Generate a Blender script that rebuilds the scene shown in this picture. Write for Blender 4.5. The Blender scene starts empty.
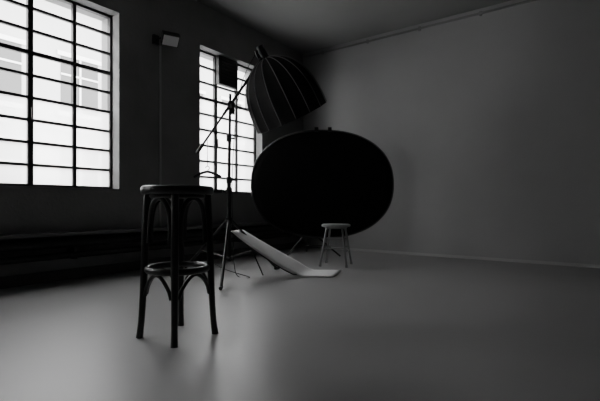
import bpy, bmesh, math, random
from mathutils import Vector, Matrix
random.seed(3)
F=426.0; HZ=205.0; H=0.70
CX,CY=0.05,7.10
DL=Vector((0.586,0.810,0)).normalized()      # along window wall toward corner
DO=Vector((-DL.y,DL.x,0))                    # outward through window wall
DB=-DO                                       # along back wall, away from corner
def P(x,y,d): return Vector(((x-300)*d/F, d, H-(y-HZ)*d/F))
def W(t,w,z): return Vector((CX,CY,0))-DL*t+DO*w+Vector((0,0,z))

# ---------------- materials
def mat(name,c,rough=0.6,metal=0.0,var=0.0,scale=5.0,bump=0.0,bscale=60.0,spec=0.5,rvar=0.0):
    m=bpy.data.materials.new(name); m.use_nodes=True
    nt=m.node_tree; b=nt.nodes['Principled BSDF']
    b.inputs['Base Color'].default_value=(c,c,c,1)
    b.inputs['Roughness'].default_value=rough
    b.inputs['Metallic'].default_value=metal
    b.inputs['Specular IOR Level'].default_value=spec
    tc=nt.nodes.new('ShaderNodeTexCoord')
    if var>0 or rvar>0:
        n=nt.nodes.new('ShaderNodeTexNoise'); n.inputs['Scale'].default_value=scale
        n.inputs['Detail'].default_value=6
        nt.links.new(tc.outputs['Object'],n.inputs['Vector'])
        r=nt.nodes.new('ShaderNodeMapRange')
        r.inputs['From Min'].default_value=0.3; r.inputs['From Max'].default_value=0.7
        r.inputs['To Min'].default_value=c*(1-var); r.inputs['To Max'].default_value=c*(1+var)
        nt.links.new(n.outputs['Fac'],r.inputs['Value'])
        nt.links.new(r.outputs['Result'],b.inputs['Base Color'])
        if rvar>0:
            r2=nt.nodes.new('ShaderNodeMapRange')
            r2.inputs['From Min'].default_value=0.3; r2.inputs['From Max'].default_value=0.7
            r2.inputs['To Min'].default_value=rough-rvar; r2.inputs['To Max'].default_value=rough+rvar
            nt.links.new(n.outputs['Fac'],r2.inputs['Value'])
            nt.links.new(r2.outputs['Result'],b.inputs['Roughness'])
    if bump>0:
        n2=nt.nodes.new('ShaderNodeTexNoise'); n2.inputs['Scale'].default_value=bscale
        n2.inputs['Detail'].default_value=4
        nt.links.new(tc.outputs['Object'],n2.inputs['Vector'])
        bp=nt.nodes.new('ShaderNodeBump'); bp.inputs['Strength'].default_value=bump
        bp.inputs['Distance'].default_value=0.01
        nt.links.new(n2.outputs['Fac'],bp.inputs['Height'])
        nt.links.new(bp.outputs['Normal'],b.inputs['Normal'])
    return m
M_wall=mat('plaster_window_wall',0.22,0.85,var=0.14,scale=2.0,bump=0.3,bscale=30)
M_cond=mat('conduit_paint',0.40,0.5)
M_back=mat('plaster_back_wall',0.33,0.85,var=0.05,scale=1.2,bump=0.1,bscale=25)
M_rear=mat('plaster_rear_walls',0.15,0.9,var=0.05,scale=1.2)
M_ceil=mat('ceiling_paint',0.24,0.9,var=0.05,scale=1.5)
M_floor=mat('epoxy_floor',0.28,0.37,var=0.08,scale=1.6,bump=0.05,bscale=14,rvar=0.05)
M_base=mat('baseboard_paint',0.06,0.6)
M_reveal=mat('reveal_plaster',0.18,0.8,var=0.05)
M_frame=mat('steel_window_paint',0.006,0.5)
M_pipe=mat('heating_pipe_paint',0.012,0.5)
M_wood=mat('dark_bentwood',0.012,0.33,var=0.3,scale=14,spec=0.5)
M_black=mat('black_metal',0.008,0.4,metal=0.2)
M_fab=mat('softbox_fabric',0.009,0.75,var=0.2,scale=9,bump=0.2,bscale=90,spec=.25)
M_seam=mat('softbox_seam',0.16,0.6)
M_inner=mat('softbox_lining',0.5,0.45,metal=0.4)
M_refl=mat('backdrop_fabric',0.006,0.9,var=0.2,scale=4,spec=0.15,bump=0.3,bscale=5)
M_rim=mat('backdrop_rim',0.03,0.6)
M_seat=mat('stool_seat_wood',0.26,0.4,var=0.2,scale=12)
M_leg=mat('stool_leg_metal',0.25,0.35,metal=0.6)
M_board=mat('white_board',0.82,0.45,var=0.03)
M_case=mat('floodlight_case',0.03,0.5)
M_lens=mat('floodlight_glass',0.8,0.3)
M_fac=mat('facade_plaster',0.30,0.9,var=0.06,scale=0.8)
M_facw=mat('facade_window_dark',0.04,0.3)
M_fact=mat('facade_trim',0.50,0.8)
M_ground=mat('outside_ground',0.45,0.9,var=0.1)
def frosted():
    m=bpy.data.materials.new('frosted_glass'); m.use_nodes=True
    nt=m.node_tree; nt.nodes.clear()
    o=nt.nodes.new('ShaderNodeOutputMaterial')
    t=nt.nodes.new('ShaderNodeBsdfTranslucent'); t.inputs['Color'].default_value=(.93,.93,.93,1)
    tr=nt.nodes.new('ShaderNodeBsdfTransparent'); mx=nt.nodes.new('ShaderNodeMixShader')
    n=nt.nodes.new('ShaderNodeTexNoise'); n.inputs['Scale'].default_value=4
    r=nt.nodes.new('ShaderNodeMapRange'); r.inputs['To Min'].default_value=0.15; r.inputs['To Max'].default_value=0.4
    nt.links.new(n.outputs['Fac'],r.inputs['Value']); nt.links.new(r.outputs['Result'],mx.inputs['Fac'])
    nt.links.new(t.outputs[0],mx.inputs[1]); nt.links.new(tr.outputs[0],mx.inputs[2])
    nt.links.new(mx.outputs[0],o.inputs['Surface']); return m
M_frost=frosted()

# ---------------- mesh helpers
def finish(bm,name,mats,parent=None,smooth=False,bevel=0):
    me=bpy.data.meshes.new(name); bmesh.ops.recalc_face_normals(bm,faces=bm.faces)
    bm.to_mesh(me); bm.free()
    for m in (mats if isinstance(mats,(list,tuple)) else [mats]): me.materials.append(m)
    o=bpy.data.objects.new(name,me); bpy.context.scene.collection.objects.link(o)
    if smooth:
        for p in me.polygons: p.use_smooth=True
        try: me.set_sharp_from_angle(angle=math.radians(40))
        except Exception: pass
    if bevel>0:
        md=o.modifiers.new('bevel','BEVEL'); md.width=bevel; md.segments=2; md.limit_method='ANGLE'
    if parent: o.parent=parent
    return o
def empty(name,loc=(0,0,0)):
    e=bpy.data.objects.new(name,None); bpy.context.scene.collection.objects.link(e)
    e.empty_display_size=0.1
    return e
def prism(bm,corners8):
    v=[bm.verts.new(c) for c in corners8]
    for f in ((0,1,2,3),(4,7,6,5),(0,4,5,1),(1,5,6,2),(2,6,7,3),(3,7,4,0)):
        bm.faces.new([v[i] for i in f])
def wbox(bm,t0,t1,w0,w1,z0,z1):
    prism(bm,[W(t0,w0,z0),W(t1,w0,z0),W(t1,w1,z0),W(t0,w1,z0),W(t0,w0,z1),W(t1,w0,z1),W(t1,w1,z1),W(t0,w1,z1)])
def obox(bm,c,ax,ay,az,sx,sy,sz):
    c=Vector(c);ax=Vector(ax).normalized()*sx/2;ay=Vector(ay).normalized()*sy/2;az=Vector(az).normalized()*sz/2
    prism(bm,[c-ax-ay-az,c+ax-ay-az,c+ax+ay-az,c-ax+ay-az,c-ax-ay+az,c+ax-ay+az,c+ax+ay+az,c-ax+ay+az])
def tube(bm,pts,r,n=12,closed=False,flat=1.0,mi=0):
    pts=[Vector(p) for p in pts]; N=len(pts)
    rs=r if isinstance(r,(list,tuple)) else [r]*N
    rings=[]; up=None
    for i,p in enumerate(pts):
        if closed: tan=(pts[(i+1)%N]-pts[i-1]).normalized()
        else: tan=(pts[min(i+1,N-1)]-pts[max(i-1,0)]).normalized()
        if up is None:
            up=Vector((0,0,1)) if abs(tan.z)<0.9 else Vector((1,0,0))
        up=(up-tan*up.dot(tan)).normalized(); s=tan.cross(up)
        rings.append([bm.verts.new(p+(up*math.cos(a)*flat+s*math.sin(a))*rs[i]) for a in [2*math.pi*k/n for k in range(n)]])
    fs=[]
    for i in range(N if closed else N-1):
        A=rings[i];B=rings[(i+1)%N]
        for k in range(n): fs.append(bm.faces.new((A[k],A[(k+1)%n],B[(k+1)%n],B[k])))
    if not closed:
        fs.append(bm.faces.new(rings[0][::-1])); fs.append(bm.faces.new(rings[-1]))
    for f in fs: f.material_index=mi
def lathe(bm,prof,c,axis=(0,0,1),n=48,mi=0):
    c=Vector(c);ax=Vector(axis).normalized()
    u=ax.orthogonal().normalized();v=ax.cross(u)
    rings=[]
    for (r,h) in prof:
        if r<1e-5: rings.append([bm.verts.new(c+ax*h)])
        else: rings.append([bm.verts.new(c+ax*h+(u*math.cos(a)+v*math.sin(a))*r) for a in [2*math.pi*k/n for k in range(n)]])
    for A,B in zip(rings,rings[1:]):
        for k in range(n):
            k2=(k+1)%n
            if len(A)==1 and len(B)==1: continue
            if len(A)==1: f=bm.faces.new((A[0],B[k],B[k2]))
            elif len(B)==1: f=bm.faces.new((A[k],A[k2],B[0]))
            else: f=bm.faces.new((A[k],A[k2],B[k2],B[k]))
            f.material_index=mi
def catmull(pts,sub=8):
    pts=[Vector(p) for p in pts]; out=[]
    q=[2*pts[0]-pts[1]]+pts+[2*pts[-1]-pts[-2]]
    for i in range(1,len(q)-2):
        a,b,c,d=q[i-1],q[i],q[i+1],q[i+2]
        for k in range(sub):
            t=k/sub
            out.append(0.5*((2*b)+(c-a)*t+(2*a-5*b+4*c-d)*t*t+(3*b-a-3*c+d)*t**3))
    out.append(pts[-1]); return out

# ---------------- room
CEIL=3.22; RT=8.5; RS=6.6; TH=0.35
SILL=0.862; ROW=0.2045; NR=9; TOP=SILL+ROW*NR; COL=0.395
WINS=[(3.29,3.29+3*COL),(1.03,1.03+3*COL),(5.55,5.55+3*COL)]  # last window is unseen, added to let more light onto the near floor
bm=bmesh.new(); edges=sorted(WINS)
wbox(bm,-TH,RT+TH,0,TH,-0.05,SILL); wbox(bm,-TH,RT+TH,0,TH,TOP,CEIL+0.1)
cur=-TH
for a,b in edges:
    wbox(bm,cur,a,0,TH,SILL,TOP); cur=b
wbox(bm,cur,RT+TH,0,TH,SILL,TOP)
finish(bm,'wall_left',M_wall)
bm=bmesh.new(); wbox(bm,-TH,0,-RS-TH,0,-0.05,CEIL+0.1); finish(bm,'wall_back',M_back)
bm=bmesh.new(); wbox(bm,0,RT,-RS-TH,-RS,-0.05,CEIL+0.1); finish(bm,'wall_right',M_rear)
bm=bmesh.new(); wbox(bm,RT,RT+TH,-RS-TH,0,-0.05,CEIL+0.1); finish(bm,'wall_front',M_rear)
bm=bmesh.new(); wbox(bm,-TH,RT+TH,-RS-TH,TH,-0.15,0); finish(bm,'floor',M_floor)
bm=bmesh.new(); wbox(bm,-TH,RT+TH,-RS-TH,TH,CEIL,CEIL+0.15); finish(bm,'ceiling',M_ceil)
bm=bmesh.new(); wbox(bm,0,RT,-0.02,0,0,0.10); finish(bm,'baseboard_left',M_base)
bm=bmesh.new(); wbox(bm,0,0.012,-RS,-0.02,0,0.035); finish(bm,'baseboard_back',mat('skirting_light',0.42,0.6))
# cable conduit under the ceiling on the back wall
bm=bmesh.new()
tube(bm,[W(0.018,-0.05,CEIL-0.07),W(0.018,-RS+0.02,CEIL-0.07)],0.014)
for s in [0.4+0.8*i for i in range(8)]: obox(bm,W(0.015,-s,CEIL-0.07),DO,DL,(0,0,1),0.03,0.03,0.05)
finish(bm,'trim_1',M_wall,smooth=True)

# windows
def window(idx,a,b):
    root=empty('window_%d'%idx)
    w0,w1=0.13,0.17
    bm=bmesh.new()
    fr=0.03
    wbox(bm,a,a+fr,w0,w1+.01,SILL,TOP); wbox(bm,b-fr,b,w0,w1+.01,SILL,TOP)
    wbox(bm,a,b,w0,w1+.01,SILL,SILL+fr); wbox(bm,a,b,w0,w1+.01,TOP-fr,TOP)
    for i in (1,2):
        hw=0.017 if i==1 else 0.023
        wbox(bm,a+i*COL-hw,a+i*COL+hw,w0,w1,SILL,TOP)
    for j in range(1,NR):
        hh=0.013
        if j in (6,): hh=0.019
        wbox(bm,a,b,w0+.005,w1-.005,SILL+j*ROW-hh,SILL+j*ROW+hh)
    finish(bm,'muntins',M_frame,root)
    bm=bmesh.new()
    fz=SILL+ROW*4 if idx!=2 else SILL+ROW*6
    vs=[W(a,.152,SILL),W(b,.152,SILL),W(b,.152,fz),W(a,.152,fz)]
    bm.faces.new([bm.verts.new(v) for v in vs])
    finish(bm,'frosted_panes',M_frost,root)
    # plastered reveal lining
    bm=bmesh.new(); e=0.004
    wbox(bm,a-.0,a+e,0.0,.13,SILL,TOP); wbox(bm,b-e,b,0.0,.13,SILL,TOP)
    wbox(bm,a,b,0,.13,TOP-e,TOP); wbox(bm,a-.0,b+.0,-0.02,.13,SILL-.02,SILL+e)
    finish(bm,'reveal',M_reveal,root)
    # handle
    bm=bmesh.new()
    tube(bm,[W(a+2*COL,0.125,SILL+3.5*ROW),W(a+2*COL,0.10,SILL+3.5*ROW),W(a+2*COL,0.095,SILL+3.0*ROW)],0.008,8)
    finish(bm,'handle',M_frame,root,True)
    L=bpy.data.lights.new('portal_%d'%idx,'AREA'); L.shape='RECTANGLE'; L.size=b-a; L.size_y=TOP-SILL
    L.cycles.is_portal=True
    o=bpy.data.objects.new('window_portal_%d'%idx,L); bpy.context.scene.collection.objects.link(o)
    z=DO; x=DL; y=z.cross(x)
    m=Matrix((( x.x,y.x,z.x),(x.y,y.y,z.y),(x.z,y.z,z.z))).to_4x4()
    m.translation=W((a+b)/2,.25,(SILL+TOP)/2); o.matrix_world=m; o.parent=root
for i,(a,b) in enumerate(WINS): window(i+1,a,b)

# extractor fan mounted in upper pane of window 2
a2=WINS[1][0]
root=empty('extractor_fan')
bm=bmesh.new(); tc=a2+1.5*COL+.04; zc=SILL+ROW*8.02
wbox(bm,tc-.17,tc+.17,.06,.128,zc-.19,zc+.19)
finish(bm,'housing',M_case,root,bevel=.006)
bm=bmesh.new()
for i in range(7): wbox(bm,tc-.14,tc+.14,.048,.058,zc-.15+i*.045,zc-.15+i*.045+.02)
wbox(bm,tc-.15,tc-.13,.046,.0605,zc-.16,zc+.16); wbox(bm,tc+.13,tc+.15,.046,.0605,zc-.16,zc+.16)
finish(bm,'grille',M_black,root)

# heating pipes on window wall
root=empty('heating_pipe')
bm=bmesh.new()
tube(bm,[W(0.25,-.12,.36),W(RT-.1,-.12,.36)],.05,16)
tube(bm,[W(0.25,-.11,.24),W(RT-.1,-.11,.24)],.03,16)
finish(bm,'pipes',M_pipe,root,True)
bm=bmesh.new()
t=0.5
while t<RT-.2:
    wbox(bm,t-.015,t+.015,-.12,-.001,.20,.38); t+=1.1
finish(bm,'brackets',M_pipe,root)
bm=bmesh.new(); wbox(bm,0.25,RT-.1,-.19,-.001,.425,.45); finish(bm,'shelf_board',mat('ledge_paint',0.14,.5),root)

# floodlight + conduit on wall
root=empty('floodlight')
tf=2.80; zf=2.55
bm=bmesh.new()
c=W(tf-.02,-.16,zf)
axf=(-DO*0.62+Vector((0,0,-.75))-DL*0.25).normalized()
side=axf.cross(Vector((0,0,1))).normalized(); upv=side.cross(axf)
obox(bm,c,side,upv,axf,.19,.14,.07)
for i in range(6): obox(bm,c-axf*.045+side*(-.075+.03*i),side,upv,axf,.008,.12,.03)
finish(bm,'case',M_case,root,bevel=.006)
bm=bmesh.new(); obox(bm,c+axf*.037,side,upv,axf,.165,.115,.006); finish(bm,'glass',M_lens,root)
bm=bmesh.new()
wbox(bm,tf+.03,tf+.10,-.03,-.001,zf-.05,zf+.05)
tube(bm,[W(tf+.065,-.02,zf),W(tf+.065,-.10,zf),c-side*.105,c-side*.09],.009,8)
finish(bm,'bracket',M_case,root,True)
bm=bmesh.new(); tube(bm,[W(tf+.0,-.013,zf-.05),W(tf+.0,-.013,.46)],.012,8)
finish(bm,'trim_2',M_cond,None,True)

# ---------------- bentwood bar stool
root=empty('bar_stool'); C=Vector((-.655,2.285,0)); A0=math.radians(-79)
def S(r,ang,z): return C+Vector((r*math.cos(ang),r*math.sin(ang),z))
bm=bmesh.new()
lathe(bm,[(0,.789),(.12,.790),(.165,.795),(.178,.800),(.186,.795),(.189,.780),(.187,.762),(.180,.755),(.165,.755),(.165,.768),(0,.768)],C,n=64)
finish(bm,'seat',M_wood,root,True)
def legr(z):
    # radius of leg centre line by height
    pts=[(0,.196),(.06,.188),(.2,.178),(.36,.172),(.55,.165),(.70,.158),(.757,.155)]
    for (z0,r0),(z1,r1) in zip(pts,pts[1:]):
        if z<=z1: return r0+(r1-r0)*(z-z0)/(z1-z0)
    return .155
for i in range(4):
    a=A0+i*math.pi/2
    zs=[0,.03,.08,.15,.25,.36,.48,.60,.70,.762]
    bm=bmesh.new()
    rr=[.0185,.0175,.0165,.017,.018,.0195,.0195,.0195,.019,.019]
    tube(bm,[S(legr(z),a,z) for z in zs],rr,14)
    finish(bm,'leg_%d'%(i+1),M_wood,root,True)
    b=a+math.pi/2
    bm=bmesh.new(); pts=[]
    N=36
    for k in range(N+1):
        u=k/N; 
        # inverted U hoop between neighbouring legs
        ph=math.pi*u
        f=0.5-0.5*math.cos(ph)
        f=f*0.78+0.11
        an=a+(b-a)*f
        z=.50+.235*min(1,math.sin(ph)**.45 if 0<u<1 else 0)
        rad=legr(z)-.012
        rad=rad*(1-.16*math.sin(math.pi*f))
        pts.append(S(rad,an,z))
    tube(bm,pts,.0125,10)
    finish(bm,'hoop_%d'%(i+1),M_wood,root,True)
    bm=bmesh.new(); pts=[]
    for k in range(21):
        u=k/20; an=a+(b-a)*(0.07+0.86*u); z=.225+.115*math.sin(math.pi*u)**.6 if 0<u<1 else .225
        pts.append(S((legr(z)-.012)*(1-.16*math.sin(math.pi*u)),an,z))
    tube(bm,pts,.010,10)
    finish(bm,'brace_%d'%(i+1),M_wood,root,True)
bm=bmesh.new()
tube(bm,[S(.158,2*math.pi*k/64,.362) for k in range(64)],.013,12,closed=True,flat=1.35)
finish(bm,'foot_ring',M_wood,root,True)
bm=bmesh.new()
tube(bm,[S(.135,2*math.pi*k/48,.747) for k in range(48)],.011,10,closed=True)
finish(bm,'seat_ring',M_wood,root,True)

# ---------------- boom light stand with softbox
ds=4.1
root=empty('boom_light_stand')
base=Vector(((229-300)*ds/F,ds,0)); topz=P(0,97,ds).z
bm=bmesh.new()
tube(bm,[base+Vector((0,0,.16)),base+Vector((0,0,.95))],.021,12)
tube(bm,[base+Vector((0,0,.93)),base+Vector((0.006,0,1.35))],.016,12)
tube(bm,[base+Vector((0.006,0,1.33)),base+Vector((0.012,0,topz+.03))],.013,12)
for z in (.94,1.34): lathe(bm,[(0,z-.03),(.026,z-.03),(.026,z+.03),(0,z+.03)],base,n=16)
for z in (.94,1.34): tube(bm,[base+Vector((0,0,z)),base+Vector((.06,-.01,z))],.009,8)
lathe(bm,[(0,.52),(.034,.52),(.034,.58),(0,.58)],base,n=16); lathe(bm,[(0,.17),(.030,.17),(.030,.21),(0,.21)],base,n=16)
finish(bm,'column',M_black,root,True)
bm=bmesh.new()
for f in (Vector((P(221,0,3.52).x,3.52,0)),Vector((-.25,4.62,0)),Vector((-1.22,4.42,0))):
    h=base+Vector((0,0,.55)); d=(f-base).normalized()
    tube(bm,[h+d*.03,f+Vector((0,0,.014))],.0135,10)
    tube(bm,[base+Vector((0,0,.19))+d*.02, h.lerp(f,.55)],.009,8)
    tube(bm,[f+Vector((0,0,.0165))-d*.03,f+Vector((0,0,.0165))+d*.03],.016,10)
finish(bm,'tripod_legs',M_black,root,True)
bA=P(197,153,ds-.03); bB=P(260,62,ds-.03)
bm=bmesh.new()
tube(bm,[bA,bA.lerp(bB,.45)],.011,10); tube(bm,[bA.lerp(bB,.42),bB],.014,10)
tube(bm,[bA,bA.lerp(bB,.10)],.017,10)
pv=P(231.5,105,ds-.03)
lathe(bm,[(0,-.045),(.030,-.045),(.036,-.02),(.036,.03),(.030,.045),(0,.045)],pv,(0,1,0),16)
tube(bm,[pv+Vector((0,-.04,0)),pv+Vector((.02,-.09,-.05))],.009,8)
obox(bm,pv+Vector((0,0.02,-.04)),(1,0,0),(0,1,0),(0,0,1),.05,.05,.09)
finish(bm,'boom_arm',M_black,root,True)
# cross clamp on column
bm=bmesh.new(); cl=P(229,191,ds)
tube(bm,[cl+Vector((.03,0,0)),cl+Vector((-.20,-.01,.0))],.012,8)
obox(bm,cl+Vector((-.12,-.01,0.0)),(1,0,0),(0,1,0),(0,0,1),.12,.05,.035)
lathe(bm,[(0,-.03),(.028,-.03),(.028,.03),(0,.03)],cl,n=14)
finish(bm,'clamp_arm',M_black,root,True)
# softbox
ap=P(265,58,ds); oc=P(292,117,ds+.17)
ax=(oc-ap).normalized(); R=.378; Ld=(oc-ap).length
u=ax.cross(Vector((0,1,0))).normalized(); v=ax.cross(u).normalized()
NRB=16; K=NRB*4; NS=24
def prof(s): 
    return R*max(.13,(1-(1-min(1,s))**2.6)**.52)
def sp(s,ang,off=0):
    seg=2*math.pi/NRB; fr=((ang/seg)%1.0); sag=1-.035*math.sin(math.pi*fr)
    r=prof(s)*sag+off
    return ap+ax*(Ld*s)+(u*math.cos(ang)+v*math.sin(ang))*r
def svals(end):
    return [.012+(end-.012)*(i/NS)**1.6 for i in range(NS+1)]
for nm,end,off,mt in (('softbox_shell',1.0,0,M_fab),('softbox_lining',.995,-.006,M_inner)):
    bm=bmesh.new(); grid=[]
    for s in svals(end):
        grid.append([bm.verts.new(sp(s,2*math.pi*k/K,off)) for k in range(K)])
    for i in range(NS):
        for k in range(K): bm.faces.new((grid[i][k],grid[i][(k+1)%K],grid[i+1][(k+1)%K],grid[i+1][k]))
    finish(bm,nm,[mt],root,True)
bm=bmesh.new()
for j in range(NRB):
    a=2*math.pi*j/NRB
    tube(bm,[sp(s,a,.001) for s in svals(1.0)],.0045,6)
finish(bm,'softbox_ribs',M_seam,root,True)
bm=bmesh.new()
tube(bm,[sp(1,2*math.pi*k/K,.001) for k in range(K)],.005,6,closed=True)
finish(bm,'softbox_rim',M_fab,root,True)
bm=bmesh.new()
lathe(bm,[(0,-.12),(.035,-.12),(.042,-.10),(.042,.0),(.056,.01),(.056,.06),(.0,.06)],ap,ax,24)
obox(bm,ap-ax*.05+Vector((-.04,0,-.01)),ax,u,v,.08,.05,.05)
tube(bm,[bB,ap-ax*.03],.016,8)
finish(bm,'lamp_head',M_black,root,True)
# power cable along boom
bm=bmesh.new()
pts=catmull([ap-ax*.11,P(246,72,ds+.03),P(238,100,ds+.03),P(234,140,ds+.03),P(232,190,ds+.03),P(233,235,ds+.03),Vector((base.x+.06,ds+.05,.03)),Vector((base.x+.2,ds+.0,.007)),Vector((base.x-.1,ds+.45,.007)),Vector((-1.0,5.0,.007))],8)
tube(bm,pts,.004,6); finish(bm,'power_cable',M_black,root,True)

# hanger hooked on the boom
root=empty('clothes_hanger')
hx=P(207.5,138.5,ds-.03); hz=P(0,172,ds).z
bm=bmesh.new()
tube(bm,[hx+Vector((0,0,-.0)),Vector((hx.x,hx.y,hz+.05))],.003,6)
hook=[Vector((hx.x+.018*math.cos(a),hx.y,hz+.035+.018*math.sin(a))) for a in [math.radians(x) for x in range(180,-100,-20)]]
tube(bm,hook+[Vector((hx.x,hx.y,hz-.005))],.004,6)
finish(bm,'hook',M_black,root,True)
bm=bmesh.new()
arc=catmull([Vector((hx.x-.13,hx.y,hz-.05)),Vector((hx.x-.07,hx.y,hz-.02)),Vector((hx.x,hx.y,hz)),Vector((hx.x+.07,hx.y,hz-.02)),Vector((hx.x+.13,hx.y,hz-.05))],6)
tube(bm,arc,.010,8,flat=1.3)
finish(bm,'shoulder_bar',M_wood,root,True)

# ---------------- oval pop-up backdrop on stand
root=empty('oval_backdrop')
dr=5.75
cc=P(322.5,184,dr); RW=143/2*dr/F; RH=107/2*dr/F
N=96
def ov(a,k=1.0,y=0):
    n=2.25
    c,s=math.cos(a),math.sin(a)
    x=math.copysign(abs(c)**(2/n),c)*RW*k; z=math.copysign(abs(s)**(2/n),s)*RH*k
    return cc+Vector((x,y+0.05*(x/RW)**2,z))
bm=bmesh.new()
cen=bm.verts.new(cc+Vector((0,.012,0)))
prev=[cen]
for kk in (.25,.5,.75,.9,1.0):
    cur_=[bm.verts.new(ov(2*math.pi*i/N,kk,.01*(1-kk))) for i in range(N)]
    for i in range(N):
        j=(i+1)%N
        if len(prev)==1: bm.faces.new((cen,cur_[i],cur_[j]))
        else: bm.faces.new((prev[i],prev[j],cur_[j],cur_[i]))
    prev=cur_
o=finish(bm,'fabric_panel',M_refl,root,True)
md=o.modifiers.new('solid','SOLIDIFY'); md.thickness=.004
bm=bmesh.new(); tube(bm,[ov(2*math.pi*i/N) for i in range(N)],.011,8,closed=True)
finish(bm,'spring_rim',M_rim,root,True)
bm=bmesh.new(); pb=Vector((P(309,0,dr).x,dr+.11,0))
tube(bm,[pb+Vector((0,0,.12)),pb+Vector((0,0,cc.z+RH+.02))],.013,10)
for sx in (.1,.28):
    obox(bm,Vector((pb.x+sx,dr+.01,cc.z+RH+.012)),(1,0,0),(0,1,0),(0,0,1),.05,.06,.06)
tube(bm,[pb+Vector((-.02,0,cc.z+RH-.02)),pb+Vector((.30,0,cc.z+RH-.02))],.010,8)
for f in (Vector((P(286,0,5.7).x,5.62,0)),Vector((pb.x+.42,5.72,0)),Vector((pb.x-.02,6.35,0))):
    h=pb+Vector((0,0,.36)); tube(bm,[h,f+Vector((0,0,.013))],.012,8)
    tube(bm,[pb+Vector((0,0,.14)),h.lerp(f,.6)],.007,8)
finish(bm,'support_stand',M_black,root,True)

# ---------------- metal stool
root=empty('round_stool'); dm=4.95; C2=Vector((P(336,0,dm).x,dm,0)); 
def S2(r,a,z): return C2+Vector((r*math.cos(a),r*math.sin(a),z))
bm=bmesh.new()
lathe(bm,[(0,.480),(.15,.480),(.165,.474),(.168,.462),(.165,.450),(.15,.446),(0,.446)],C2,n=48)
finish(bm,'seat',M_seat,root,True)
B0=math.radians(-62)
bm=bmesh.new()
for i in range(4):
    a=B0+i*math.pi/2
    tube(bm,[S2(.125,a,.452),S2(.215,a,.008)],.0125,10)
    tube(bm,[S2(.2155,a,.0),S2(.213,a,.025)],.016,10)
finish(bm,'legs',M_leg,root,True)
bm=bmesh.new()
for i in range(4):
    a=B0+i*math.pi/2
    for z in (.17+.04*(i%2),.31):
        r=.125+.09*(.452-z)/.452
        tube(bm,[S2(r,a,z),S2(r,a+math.pi/2,z)],.009,8)
tube(bm,[S2(.12,2*math.pi*k/32,.438) for k in range(32)],.010,8,closed=True)
finish(bm,'rungs',M_leg,root,True)

# ---------------- curved white board propped on the stand
root=empty('reflector_board')
near=catmull([P(231,231,4.02),P(246,243,3.98),P(266,257,4.0),P(287,270,4.06),P(307,277.5,4.11),P(333,278,4.09)],6)
far =catmull([P(243,230,4.42),P(258,239,4.42),P(277,250,4.44),P(297,261,4.46),P(314,270,4.50),P(341,272,4.50)],6)
for L_ in (near,far):
    for p in L_: p.z=max(p.z,.012)
L_=len(near); bm=bmesh.new(); M=8; rows=[]
for i in range(L_):
    rows.append([bm.verts.new(near[i].lerp(far[i],k/M)) for k in range(M+1)])
for i in range(L_-1):
    for k in range(M): bm.faces.new((rows[i][k],rows[i+1][k],rows[i+1][k+1],rows[i][k+1]))
o=finish(bm,'board_sheet',M_board,root,True)
md=o.modifiers.new('solid','SOLIDIFY'); md.thickness=.008; md.offset=0
bm=bmesh.new()
tube(bm,[p+Vector((0,0,-.012)) if p.z>.04 else p for p in near[:22]],.006,6)
p0=near[4].lerp(far[4],.5)-Vector((0,0,.012))
tube(bm,[p0,Vector((p0.x+.16,p0.y+.0,.006))],.007,6)
finish(bm,'prop_leg',M_black,root,True)

# ---------------- outside: facade across the street
root=empty('neighbouring_building')
D=11.0
bm=bmesh.new(); wbox(bm,-22,16,D,D+6,-4,8.0); finish(bm,'facade_wall',M_fac,root)
bm=bmesh.new(); bm2=bmesh.new()
t=-20.0
while t<15:
    for z in (-2.2,.8,3.9):
        wbox(bm,t,t+1.3,D-.02,D+.01,z,z+1.9)
        wbox(bm2,t-.12,t+1.42,D-.12,D-.0,z-.16,z)
        wbox(bm2,t-.12,t+1.42,D-.06,D-.0,z+1.9,z+2.05)
        wbox(bm2,t+.62,t+.68,D-.05,D-.02,z,z+1.9); wbox(bm2,t,t+1.3,D-.05,D-.02,z+1.25,z+1.31)
    t+=2.5
wbox(bm2,-22,16,D-.2,D-.0,3.25,3.45); wbox(bm2,-22,16,D-.5,D-.0,7.8,8.1)
finish(bm,'facade_windows',M_facw,root); finish(bm2,'facade_trim',M_fact,root)
bm=bmesh.new(); wbox(bm,-30,25,TH+.01,D+8,-4.3,-4.0); finish(bm,'street_ground',M_ground)

# ---------------- light
w=bpy.data.worlds.new('overcast'); bpy.context.scene.world=w; w.use_nodes=True
w.node_tree.nodes['Background'].inputs[0].default_value=(1,1,1,1)
w.node_tree.nodes['Background'].inputs[1].default_value=20.0

cam=bpy.data.cameras.new('camera'); co=bpy.data.objects.new('camera',cam)
bpy.context.scene.collection.objects.link(co); bpy.context.scene.camera=co
co.location=(0,0,H); co.rotation_euler=(math.pi/2,0,0)
cam.sensor_width=36; cam.lens=F/600*36; cam.shift_y=(HZ-200.5)/600
cam.clip_start=.05
